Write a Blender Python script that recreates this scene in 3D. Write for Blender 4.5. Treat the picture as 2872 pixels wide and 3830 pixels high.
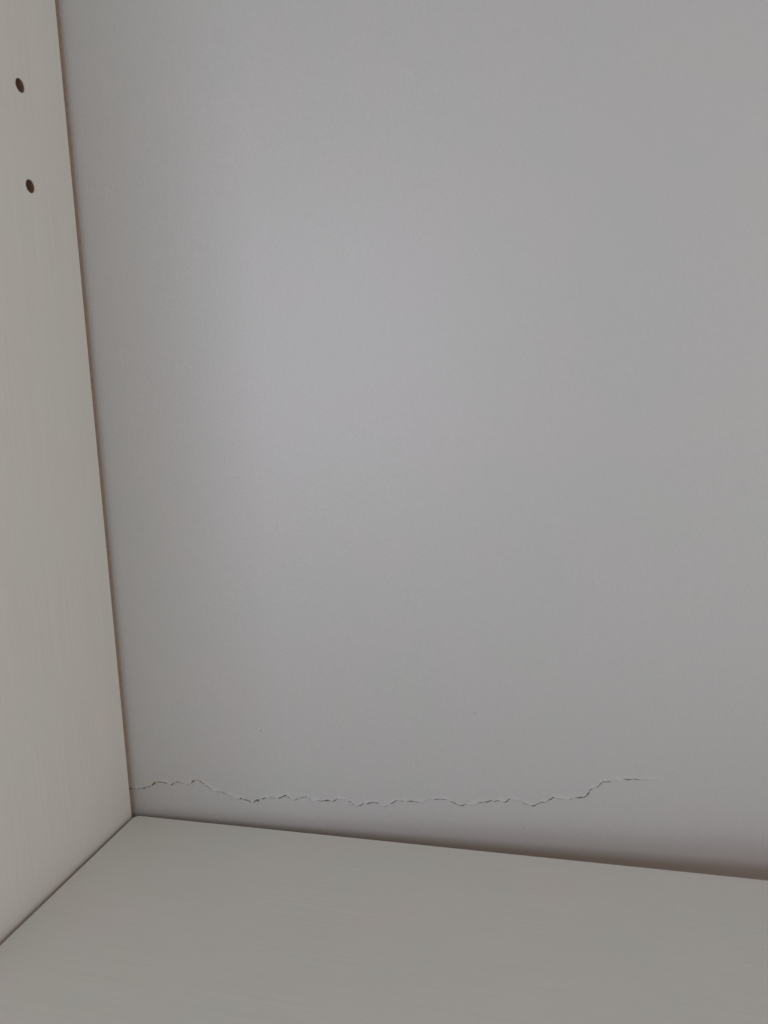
import bpy, bmesh, math, random
from mathutils import Vector, Matrix

MM = 0.001
scene = bpy.context.scene
for o in list(bpy.data.objects):
    bpy.data.objects.remove(o)
col = scene.collection

# ------------------------------------------------------------------ camera
# world frame: x right along the back panel, y towards the back panel, z up;
# the origin is the inner corner: side panel x=0, shelf top z=0, shelf back edge y=0
F_PX, W_PX, H_PX = 2900.0, 2872.0, 3830.0
yaw, pitch, roll = (math.radians(a) for a in (14.24, 8.39, -2.32))
CAM = Vector((179.8, -264.3, 167.9)) * MM
fwd = Vector((-math.sin(yaw) * math.cos(pitch), math.cos(yaw) * math.cos(pitch), -math.sin(pitch)))
rt = Vector((math.cos(yaw), math.sin(yaw), 0))
up = rt.cross(fwd)
cr, sr = math.cos(roll), math.sin(roll)
CR, CU = cr * rt + sr * up, -sr * rt + cr * up
cd = bpy.data.cameras.new('camera')
cam = bpy.data.objects.new('camera', cd)
col.objects.link(cam)
m = Matrix((CR, CU, -fwd)).transposed().to_4x4()
m.translation = CAM
cam.matrix_world = m
cd.sensor_fit = 'VERTICAL'
cd.sensor_height = 36.0
cd.lens = F_PX / H_PX * 36.0
cd.clip_start = 0.01
cd.clip_end = 50
cd.dof.use_dof = True
cd.dof.focus_distance = 0.30
cd.dof.aperture_fstop = 9.0
scene.camera = cam
scene.render.resolution_x, scene.render.resolution_y = 767, 1024

# ------------------------------------------------------------------ light: grey room light and a soft window behind and left of the camera
world = bpy.data.worlds.new('World')
scene.world = world
world.use_nodes = True
bg = world.node_tree.nodes['Background']
bg.inputs['Color'].default_value = (1.0, 0.965, 0.93, 1)
bg.inputs['Strength'].default_value = 0.45

def area(name, loc, target, sx, sy, power, colour):
    ld = bpy.data.lights.new(name, 'AREA')
    ld.shape = 'RECTANGLE'
    ld.size, ld.size_y = sx, sy
    ld.energy = power
    ld.color = colour
    lo = bpy.data.objects.new(name, ld)
    lo.location = loc
    lo.rotation_euler = (Vector(target) - Vector(loc)).to_track_quat('-Z', 'Y').to_euler()
    col.objects.link(lo)
    return lo
area('window_light', (-0.40, -1.5, 0.26), (0.1, 0, 0.15), 0.70, 0.80, 2.9, (0.82, 0.84, 1.0))
area('fill_light', (1.35, -1.15, 0.25), (0.0, 0, 0.12), 0.9, 1.0, 4.5, (1.0, 0.92, 0.86))  # unseen fill added at right front to brighten side panel and left back

vs = scene.view_settings
vs.view_transform = 'Standard'
vs.look = 'None'
vs.exposure = 0.0
vs.gamma = 1.0

# ------------------------------------------------------------------ helpers
def ray(px, py):
    return (CR * ((px - W_PX / 2) / F_PX) - CU * ((py - H_PX / 2) / F_PX) + fwd)

def smooth(a, b, x):
    t = max(0.0, min(1.0, (x - a) / (b - a)))
    return t * t * (3 - 2 * t)

def link(name, me, mats, parent=None, shade=False):
    o = bpy.data.objects.new(name, me)
    for mt in mats:
        me.materials.append(mt)
    if shade:
        for p in me.polygons:
            p.use_smooth = p.material_index == 0
    col.objects.link(o)
    o.parent = parent
    return o

def prism(poly, axis, a, b):
    """extrude a 2-D polygon along an axis (0=x,1=y,2=z), mm; returns a bmesh"""
    bm = bmesh.new()
    def P(u, v, w):
        q = [u, v]
        q.insert(axis, w)
        return bm.verts.new(Vector(q) * MM)
    lo = [P(u, v, a) for u, v in poly]
    hi = [P(u, v, b) for u, v in poly]
    bm.faces.new(lo)
    bm.faces.new(hi[::-1])
    n = len(poly)
    for i in range(n):
        bm.faces.new((lo[i], hi[i], hi[(i + 1) % n], lo[(i + 1) % n]))
    bmesh.ops.recalc_face_normals(bm, faces=bm.faces)
    return bm

def bevel(bm, w, seg=2):
    es = [e for e in bm.edges if len(e.link_faces) == 2 and e.calc_face_angle() > 0.3]
    bmesh.ops.bevel(bm, geom=es, offset=w * MM, segments=seg, affect='EDGES', profile=0.6)

def to_mesh(name, bm):
    me = bpy.data.meshes.new(name)
    bm.to_mesh(me)
    bm.free()
    return me

# ------------------------------------------------------------------ materials
def laminate(name, base, rough, grain, bump, mott=0.03, spec=0.5, streak=0.4, fine=0.045, coat=0.0):
    """foil-covered board: fine pressed grain (long along one axis), faint mottling"""
    mt = bpy.data.materials.new(name)
    mt.use_nodes = True
    nt = mt.node_tree
    N, L = nt.nodes, nt.links
    bs = N['Principled BSDF']
    bs.inputs['Roughness'].default_value = rough
    bs.inputs['Specular IOR Level'].default_value = spec
    bs.inputs['Coat Weight'].default_value = coat
    bs.inputs['Coat Roughness'].default_value = rough
    tc = N.new('ShaderNodeTexCoord')
    mp = N.new('ShaderNodeMapping')
    mp.inputs['Scale'].default_value = grain
    L.new(tc.outputs['Object'], mp.inputs['Vector'])
    n1 = N.new('ShaderNodeTexNoise')
    n1.inputs['Scale'].default_value = 1.0
    n1.inputs['Detail'].default_value = 3.0
    n1.inputs['Roughness'].default_value = 0.6
    L.new(mp.outputs['Vector'], n1.inputs['Vector'])
    # hairline streaks: the same direction, much longer
    mp2 = N.new('ShaderNodeMapping')
    mp2.inputs['Scale'].default_value = [g * (0.9 if g == max(grain) else 0.06) for g in grain]
    L.new(tc.outputs['Object'], mp2.inputs['Vector'])
    n2 = N.new('ShaderNodeTexNoise')
    n2.inputs['Scale'].default_value = 1.0
    n2.inputs['Detail'].default_value = 4.0
    L.new(mp2.outputs['Vector'], n2.inputs['Vector'])
    # large faint tint patches
    n3 = N.new('ShaderNodeTexNoise')
    n3.inputs['Scale'].default_value = 28.0
    n3.inputs['Detail'].default_value = 3.0
    L.new(tc.outputs['Object'], n3.inputs['Vector'])
    rp = N.new('ShaderNodeValToRGB')
    rp.color_ramp.elements[0].position = 0.30
    rp.color_ramp.elements[1].position = 0.70
    b = base
    rp.color_ramp.elements[0].color = (b[0] * (1 + mott * .6), b[1] * (1 - mott * .4), b[2] * (1 - mott * .2), 1)
    rp.color_ramp.elements[1].color = (b[0] * (1 - mott * .6), b[1] * (1 + mott * .2), b[2] * (1 - mott * .2), 1)
    L.new(n3.outputs['Fac'], rp.inputs['Fac'])
    # fine speckle in the print
    mr = N.new('ShaderNodeMapRange')
    mr.inputs['From Min'].default_value = 0.25
    mr.inputs['From Max'].default_value = 0.75
    mr.inputs['To Min'].default_value = 1 - fine
    mr.inputs['To Max'].default_value = 1 + fine
    ad = N.new('ShaderNodeMath')
    ad.operation = 'MULTIPLY_ADD'
    ad.inputs[1].default_value = 1 - streak
    L.new(n1.outputs['Fac'], ad.inputs[0])
    hf = N.new('ShaderNodeMath')
    hf.operation = 'MULTIPLY'
    hf.inputs[1].default_value = streak
    L.new(n2.outputs['Fac'], hf.inputs[0])
    L.new(hf.outputs[0], ad.inputs[2])
    L.new(ad.outputs[0], mr.inputs['Value'])
    mx = N.new('ShaderNodeMix')
    mx.data_type = 'RGBA'
    mx.blend_type = 'MULTIPLY'
    mx.inputs['Factor'].default_value = 1.0
    L.new(rp.outputs['Color'], mx.inputs['A'])
    L.new(mr.outputs['Result'], mx.inputs['B'])
    L.new(mx.outputs['Result'], bs.inputs['Base Color'])
    bp = N.new('ShaderNodeBump')
    bp.inputs['Strength'].default_value = bump
    bp.inputs['Distance'].default_value = 0.0002
    L.new(ad.outputs[0], bp.inputs['Height'])
    L.new(bp.outputs['Normal'], bs.inputs['Normal'])
    return mt

def raw(name, c0, c1, scale):
    mt = bpy.data.materials.new(name)
    mt.use_nodes = True
    nt = mt.node_tree
    N, L = nt.nodes, nt.links
    bs = N['Principled BSDF']
    bs.inputs['Roughness'].default_value = 0.9
    bs.inputs['Specular IOR Level'].default_value = 0.2
    tc = N.new('ShaderNodeTexCoord')
    n = N.new('ShaderNodeTexNoise')
    n.inputs['Scale'].default_value = scale
    n.inputs['Detail'].default_value = 5
    L.new(tc.outputs['Object'], n.inputs['Vector'])
    rp = N.new('ShaderNodeValToRGB')
    rp.color_ramp.elements[0].position = 0.3
    rp.color_ramp.elements[1].position = 0.7
    rp.color_ramp.elements[0].color = (*c0, 1)
    rp.color_ramp.elements[1].color = (*c1, 1)
    L.new(n.outputs['Fac'], rp.inputs['Fac'])
    L.new(rp.outputs['Color'], bs.inputs['Base Color'])
    bp = N.new('ShaderNodeBump')
    bp.inputs['Distance'].default_value = 0.0003
    bp.inputs['Strength'].default_value = 0.6
    L.new(n.outputs['Fac'], bp.inputs['Height'])
    L.new(bp.outputs['Normal'], bs.inputs['Normal'])
    return mt

M_SIDE = laminate('white_laminate_upright', (0.75, 0.735, 0.705), 0.50, (1500, 1500, 260), 0.6, streak=0.65, fine=0.06)
M_SHELF = laminate('white_laminate_shelf', (0.73, 0.72, 0.69), 0.50, (260, 1500, 1500), 0.6, streak=0.65, fine=0.05)
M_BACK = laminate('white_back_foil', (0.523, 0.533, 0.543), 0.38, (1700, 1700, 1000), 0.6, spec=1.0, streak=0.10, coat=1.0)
M_RAW = raw('raw_particle_board', (0.36, 0.19, 0.09), (0.58, 0.34, 0.18), 900)
M_HARD = raw('exposed_hardboard', (0.20, 0.11, 0.04), (0.36, 0.20, 0.08), 1500)
M_CORE = raw('pale_board_core', (0.33, 0.285, 0.235), (0.48, 0.43, 0.37), 1500)
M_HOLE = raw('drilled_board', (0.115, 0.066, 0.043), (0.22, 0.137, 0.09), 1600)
M_GAP_TINT = raw('tan_gap_tint', (0.46, 0.38, 0.325), (0.55, 0.46, 0.40), 700)  # tan for the left edge and for warming the shade behind the shelf
M_SPECK = raw('dark_speck', (0.07, 0.06, 0.05), (0.14, 0.12, 0.10), 3000)
M_FIBRE = raw('grey_fibre', (0.22, 0.22, 0.21), (0.36, 0.35, 0.33), 3000)

# ------------------------------------------------------------------ cabinet
CW, CD, CT, BOT = 480.0, 118.0, 450.0, -150.0      # inner width, depth, inner height, underside (mm)
SIDE_GAP = 1.4                                     # shelf to side panel
cab = bpy.data.objects.new('cabinet', None)
cab.location = (0, 0, 0)
col.objects.link(cab)
cab['label'] = 'white laminate cabinet seen from inside, its back panel cracked above the shelf'
cab['category'] = 'cabinet'

HOLE_Y, HOLE_R = -24.0, 2.25
HOLES = [243.6 + 32 * k for k in range(6)]

def side_panel(mirror):
    s = -1 if mirror else 1
    X = lambda x: (CW - x) if mirror else x
    poly = [(X(0), -CD), (X(0), 0), (X(-6), 0), (X(-6), 18), (X(-16), 18), (X(-16), -CD)]
    bm = prism(poly, 2, BOT, CT + 16)
    bevel(bm, 0.45, 2)
    for f in bm.faces:
        if f.normal.y > 0.5 or abs(f.normal.z) > 0.5:
            f.material_index = 1
    me = to_mesh('side_panel', bm)
    o = link('side_panel', me, [M_SIDE, M_RAW], cab)
    # drill the row of shelf-pin holes
    bc = bmesh.new()
    for z in HOLES:
        mt = Matrix.Translation(Vector((X(0), HOLE_Y, z)) * MM) @ Matrix.Rotation(math.pi / 2, 4, 'Y')
        bmesh.ops.create_cone(bc, cap_ends=True, segments=40, radius1=HOLE_R * MM, radius2=HOLE_R * MM, depth=22 * MM, matrix=mt)
    cut = link('hole_cutter', to_mesh('hole_cutter', bc), [])
    md = o.modifiers.new('holes', 'BOOLEAN')
    md.object = cut
    md.operation = 'DIFFERENCE'
    md.solver = 'EXACT'
    dg = bpy.context.evaluated_depsgraph_get()
    new = bpy.data.meshes.new_from_object(o.evaluated_get(dg))
    o.modifiers.clear()
    o.data = new
    bpy.data.objects.remove(cut)
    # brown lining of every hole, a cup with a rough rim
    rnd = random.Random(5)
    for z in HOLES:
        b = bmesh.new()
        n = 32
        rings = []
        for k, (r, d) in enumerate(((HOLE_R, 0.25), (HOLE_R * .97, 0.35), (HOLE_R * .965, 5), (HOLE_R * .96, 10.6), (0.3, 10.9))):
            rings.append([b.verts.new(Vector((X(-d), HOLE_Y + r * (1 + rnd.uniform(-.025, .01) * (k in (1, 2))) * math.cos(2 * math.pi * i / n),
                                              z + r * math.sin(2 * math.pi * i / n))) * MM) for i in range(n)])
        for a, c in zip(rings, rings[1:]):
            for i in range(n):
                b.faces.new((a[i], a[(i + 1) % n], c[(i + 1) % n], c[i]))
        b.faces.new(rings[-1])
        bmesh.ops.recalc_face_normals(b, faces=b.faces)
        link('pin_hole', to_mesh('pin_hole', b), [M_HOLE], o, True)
    return o

sp = side_panel(False)
sp.location.x = -0.15 * MM
side_panel(True)

# shelf: square board, back-left corner knocked off a little, raw back edge
g = SIDE_GAP
bm = prism([(g, -CD), (CW - g, -CD), (CW - g, 0), (g + 1.6, 0), (g, -1.5)], 2, -16, 0)
bevel(bm, 0.35, 2)
for f in bm.faces:
    if f.normal.y > 0.6 or abs(f.normal.x) > 0.6:
        f.material_index = 1
shelf = link('shelf', to_mesh('shelf', bm), [M_SHELF, M_RAW], cab)
shelf.location.z = 1.0 * MM
# boards outside the picture that close the box
bm = prism([(0.3, -CD), (CW - 0.3, -CD), (CW - 0.3, 0), (0.3, 0)], 2, CT, CT + 16)
bevel(bm, 0.35, 2)
link('top_panel', to_mesh('top_panel', bm), [M_SHELF], cab)
bm = prism([(0.3, -CD), (CW - 0.3, -CD), (CW - 0.3, 0), (0.3, 0)], 2, BOT, BOT + 16)
bevel(bm, 0.35, 2)
link('bottom_panel', to_mesh('bottom_panel', bm), [M_RAW], cab)  # unseen; brown chosen to bounce warm light up into the shelf gap
# ------------------------------------------------------------------ back panel
# the traced line of the break, photo pixels (4.1475 crop pixels = 1 photo pixel)
K = 4.1475
TR = [
 (440, '185,405 240,400 290,402 320,412 370,400 420,395 450,382 500,375 533,371 540,342 570,320 600,300 650,296 700,305 760,318 800,340 830,352 860,330 900,315 950,308 1000,308 1050,330 1085,345 1148,329 1158,295 1180,280 1230,272 1270,285 1340,325 1400,365 1450,410 1490,440 1550,447 1600,458 1659,475'),
 (800, '200,500 240,500 290,520 330,545 370,570 400,565 430,552 470,575 520,588 580,610 617,630 630,605 660,580 700,575 760,560 820,540 870,552 920,558 955,540 1000,552 1040,545 1090,515 1130,510 1160,535 1190,565 1240,590 1300,562 1380,540 1440,530 1490,560 1530,590 1570,602 1620,585 1659,600'),
 (1160, '190,602 240,590 270,575 300,590 330,610 380,590 420,560 450,550 490,570 530,580 580,605 630,610 680,650 730,687 780,665 830,628 880,635 940,620 1000,630 1070,630 1090,660 1130,692 1170,680 1240,650 1300,605 1340,585 1400,600 1460,610 1530,600 1600,605 1659,612'),
 (1520, '180,607 220,627 260,605 320,590 345,565 385,555 430,575 490,572 520,582 545,570 640,575 690,610 740,630 790,655 860,668 920,655 1010,655 1070,630 1150,625 1240,610 1280,595 1320,595 1350,612 1420,585 1480,605 1530,612 1580,570 1620,568 1659,580'),
 (1880, '200,590 250,600 300,615 340,640 400,655 480,668 550,640 600,612 640,625 700,600 770,542 830,555 900,570 960,575 1000,588 1060,562 1130,548 1250,545 1290,520 1310,480 1335,465 1345,430 1380,405 1430,382 1480,375 1500,330 1550,298 1600,305'),
 (2160, '480,300 540,282 600,268 630,282 690,270 740,252 800,268 880,262 950,268 1020,270 1100,265 1160,275 1230,285 1290,278 1350,286 1420,290'),
]
PIX = []
for x0, s in TR:
    for q in s.split():
        a, b = q.split(',')
        PIX.append((x0 + float(a) / K, 2850 + float(b) / K))

G0, BOW = 2.05, 11.5
def y_back(x, z):
    """how far (mm) the panel stands behind the shelf's back edge: it bellies out low down and to the right"""
    t = max(0.0, min(1.0, (x + 10) / 310.0))
    bow = BOW * (t - 0.15 * math.sin(2 * math.pi * t) / (2 * math.pi)) * math.exp(-max(z, -20) / 70.0)
    if x > 300:
        bow *= 1 - 0.8 * smooth(300, 480, x)
    return G0 + bow

def hit(px, py):
    d = ray(px, py)
    y = 3.0
    for _ in range(6):
        t = (y * MM - CAM.y) / d.y
        p = (CAM + d * t) / MM
        y = y_back(p.x, p.z)
    return p

crack = [hit(*q) for q in PIX]
# monotone in x, then resample with small ragged teeth
pts = []
for p in crack:
    if pts and p.x <= pts[-1][0] + 0.05:
        p.x = pts[-1][0] + 0.05
    pts.append((p.x, p.z))
x_end = pts[-1][0]
rnd = random.Random(11)
line = []
for (xa, za), (xb, zb) in zip(pts, pts[1:]):
    n = max(1, int((xb - xa) / 0.35))
    for i in range(n):
        t = i / n
        j = 0.0 if i == 0 else rnd.uniform(-0.22, 0.22)
        line.append((xa + (xb - xa) * t, za + (zb - za) * t + j))
line.append(pts[-1])
# carry the seam line on, unbroken, to both edges of the board
z_r = pts[-1][1]
left = [(-6 + i * 1.0, line[0][1] + 0.05 * i) for i in range(0, int(line[0][0] + 6))]
left = [q for q in left if q[0] < line[0][0] - 0.3]
right, xx = [], x_end
while xx < CW + 5.9:
    xx = min(xx + (1.0 if xx < 330 else 6.0), CW + 6)
    right.append((xx, z_r + (z_r * 0) - 0.0))
seam = left + line + right

def step(x):
    """how far the lower strip has been pushed back behind the torn edge (mm)"""
    s = 0.40 * smooth(x_end + 2, x_end - 26, x)
    return s * (0.95 + 0.12 * math.sin(x * 0.07))

def lip(x, dz):
    """the torn foil lifts forward a little just above the break"""
    k = smooth(x_end, x_end - 12, x)
    return -0.22 * k * max(0.0, 1 - dz / 1.6) ** 2 * (0.6 + 0.5 * math.sin(x * 0.9) * math.sin(x * 0.31 + 2))

TH = 3.0
def gap_tint(o):
    """tan left edge; band behind the shelf painted tan to warm the shaded gap"""
    for p in o.data.polygons:
        if p.material_index == 0 and (p.center.x < -0.2 * MM or -37 * MM < p.center.z < -7.0 * MM):
            p.material_index = 2
# upper sheet
rows = [0, .25, .5, .9, 1.4, 2.2, 3.5, 6, 10, 16, 25, 38, 55, 80, 110, 150, 200, 260, 340]
bm = bmesh.new()
grid = []
for (x, z) in seam:
    c = []
    for dz in rows:
        zz = z + dz
        c.append(bm.verts.new(Vector((x, y_back(x, zz) + lip(x, dz), zz)) * MM))
    c.append(bm.verts.new(Vector((x, y_back(x, CT), CT - 0.0)) * MM))
    grid.append(c)
edge_in = [bm.verts.new(Vector((x, y_back(x, z) + 1.5 * smooth(x_end + 1, x_end - 4, x), z + 0.25 * smooth(x_end + 1, x_end - 4, x))) * MM) for (x, z) in seam]
edge_out = [bm.verts.new(c[0].co) for c in grid]
for i in range(len(seam) - 1):
    for j in range(len(rows)):
        bm.faces.new((grid[i][j], grid[i + 1][j], grid[i + 1][j + 1], grid[i][j + 1]))
    if seam[i + 1][0] < x_end + 1:
        f = bm.faces.new((edge_in[i], edge_in[i + 1], edge_out[i + 1], edge_out[i]))
        f.material_index = 1
# its back
bv = [bm.verts.new(Vector((x, y, z)) * MM) for x, y, z in ((-6, G0 + TH + 9, 30), (CW + 6, G0 + TH + 9, 30), (CW + 6, G0 + TH + 9, CT), (-6, G0 + TH + 9, CT))]
f = bm.faces.new(bv)
f.material_index = 1
for v in [v for v in bm.verts if not v.link_faces]:
    bm.verts.remove(v)
me = to_mesh('back_panel', bm)
back = link('back_panel', me, [M_BACK, M_CORE, M_GAP_TINT], cab, True)
gap_tint(back)
back['label'] = 'white back panel with a jagged horizontal crack near the shelf'

# lower strip below the break; a slit of uneven width is open between the two
wob = random.Random(23)
ph = [wob.uniform(0, 6.28) for _ in range(4)]
def slit(i):
    x, z = seam[i]
    k = smooth(x_end + 1, x_end - 19, x)
    if k <= 0:
        return 0.0
    a, c = seam[max(0, i - 2)], seam[min(len(seam) - 1, i + 2)]
    sl = abs(c[1] - a[1]) / max(0.3, c[0] - a[0])
    w = SLIT * (1.0 + 0.6 * math.sin(x * 0.55 + ph[0]) * math.sin(x * 0.17 + ph[1]) + 0.30 * math.sin(x * 1.9 + ph[2]))
    return k * max(0.15, w) * min(1.8, math.sqrt(1 + sl * sl))
SLIT = 0.40
bm = bmesh.new()
ROWS = 16
grid, core = [], []
for i, (x, z) in enumerate(seam):
    c = []
    ztop = z - slit(i)
    for j in range(ROWS + 1):
        t = j / (ROWS - 4)
        zz = ztop + (-7 - ztop) * t ** 1.3 if t <= 1 else -7 - (0, 7, 30, 70, -BOT - 25.0)[j - ROWS + 4]
        c.append(bm.verts.new(Vector((x, y_back(x, zz) + step(x) * math.exp(-(ztop - zz) / 80), zz)) * MM))
    grid.append(c)
    k = smooth(x_end + 1, x_end - 4, x)
    core.append((bm.verts.new(Vector((x, y_back(x, z) + step(x) + 1.0 * k, ztop - 0.1 * k)) * MM),
                 bm.verts.new(Vector((x, y_back(x, z) + 1.6 * k, z + 1.0 * k)) * MM)))
rim = [bm.verts.new(c[0].co) for c in grid]
for i in range(len(seam) - 1):
    for j in range(ROWS):
        bm.faces.new((grid[i][j + 1], grid[i + 1][j + 1], grid[i + 1][j], grid[i][j]))
    if seam[i + 1][0] < x_end + 1:
        for q in ((rim[i], rim[i + 1], core[i + 1][0], core[i][0]), (core[i][0], core[i + 1][0], core[i + 1][1], core[i][1])):
            f = bm.faces.new(q)
            f.material_index = 1
for v in [v for v in bm.verts if not v.link_faces]:
    bm.verts.remove(v)
bv = [bm.verts.new(Vector((x, y, z)) * MM) for x, y, z in ((-6, G0 + TH + 9, BOT), (CW + 6, G0 + TH + 9, BOT), (CW + 6, G0 + TH + 9, 30), (-6, G0 + TH + 9, 30))]
f = bm.faces.new(bv)
f.material_index = 1
strip = link('broken_strip', to_mesh('broken_strip', bm), [M_BACK, M_CORE, M_GAP_TINT], back, True)
gap_tint(strip)
strip['label'] = 'lower strip of the back panel pushed back below the crack'

def seam_z(x):
    for (xa, za), (xb, zb) in zip(seam, seam[1:]):
        if xa <= x <= xb:
            return za + (zb - za) * (x - xa) / max(1e-6, xb - xa)
    return z_r

# bare hardboard where the foil has flaked off below the torn edge
def flake(px0, px1, depth, seed):
    r = random.Random(seed)
    x0, x1 = hit(px0, 2930).x, hit(px1, 2930).x
    n = max(5, int((x1 - x0) / 0.25))
    b = bmesh.new()
    tops, bots = [], []
    for i in range(n + 1):
        x = x0 + (x1 - x0) * i / n
        z = seam_z(x)
        d = depth * math.sin(math.pi * (0.08 + 0.84 * i / n)) * r.uniform(0.55, 1.15)
        ya = y_back(x, z) + step(x) - 0.05
        tops.append(b.verts.new(Vector((x, ya, z + 0.1)) * MM))
        bots.append(b.verts.new(Vector((x, ya + 0.02, z - d)) * MM))
    mid = [b.verts.new((t.co + q.co) / 2 + Vector((0, -0.06 * MM, 0))) for t, q in zip(tops, bots)]
    for i in range(n):
        b.faces.new((tops[i], mid[i], mid[i + 1], tops[i + 1]))
        b.faces.new((mid[i], bots[i], bots[i + 1], mid[i + 1]))
    bmesh.ops.recalc_face_normals(b, faces=b.faces)
    if sum(f.normal.y for f in b.faces) > 0:
        bmesh.ops.reverse_faces(b, faces=b.faces)
    link('flaked_patch', to_mesh('flaked_patch', b), [M_HARD], strip, True)
for a in ((567, 584, 1.2, 1), (585, 612, 0.9, 2), (952, 966, 1.5, 3), (2243, 2264, 1.0, 4), (718, 728, 0.9, 5), (680, 692, 0.8, 6)):
    flake(*a)

# small marks on the boards
def speck(px, py, r, parent, seed):
    p = hit(px, py)
    q = random.Random(seed)
    b = bmesh.new()
    bmesh.ops.create_icosphere(b, subdivisions=1, radius=r * MM)
    for v in b.verts:
        v.co *= q.uniform(0.7, 1.25)
        v.co.y *= 0.35
        v.co += Vector((p.x, y_back(p.x, p.z) - 0.03, p.z)) * MM
    link('speck', to_mesh('speck', b), [M_SPECK], parent, True)
for i, (px, py, r) in enumerate(((976, 2734, .22), (1279, 2797, .20), (1775, 2667, .20))):
    speck(px, py, r, back, i)
p = hit(1957, 3100)
speck(1957, 3099, 0.18, strip, 9)

def plane_hit(px, py, axis, w=0.0):
    d = ray(px, py)
    t = (w * MM - CAM[axis]) / d[axis]
    return (CAM + d * t) / MM
def fibre(pix, axis, off, r, label):
    cu = bpy.data.curves.new('dust_fibre', 'CURVE')
    cu.dimensions = '3D'
    cu.bevel_depth = r * MM
    cu.bevel_resolution = 1
    s = cu.splines.new('NURBS')
    s.points.add(len(pix) - 1)
    s.use_endpoint_u = True
    s.order_u = 3
    for k, (a, b_) in enumerate(pix):
        q = plane_hit(a, b_, axis)
        q[axis] += off
        s.points[k].co = (*(q * MM), 1)
    tmp = bpy.data.objects.new('tmp', cu)
    col.objects.link(tmp)
    dg = bpy.context.evaluated_depsgraph_get()
    me = bpy.data.meshes.new_from_object(tmp.evaluated_get(dg))
    bpy.data.objects.remove(tmp)
    me.name = 'dust_fibre'
    o = link('dust_fibre', me, [M_FIBRE], None, True)
    o['label'] = label
    o['category'] = 'fibre'
fibre([(672, 3061), (662, 3062), (655, 3067), (652, 3074)], 2, 0.10, 0.10, 'tiny curled grey fibre lying on the shelf near its back left corner')
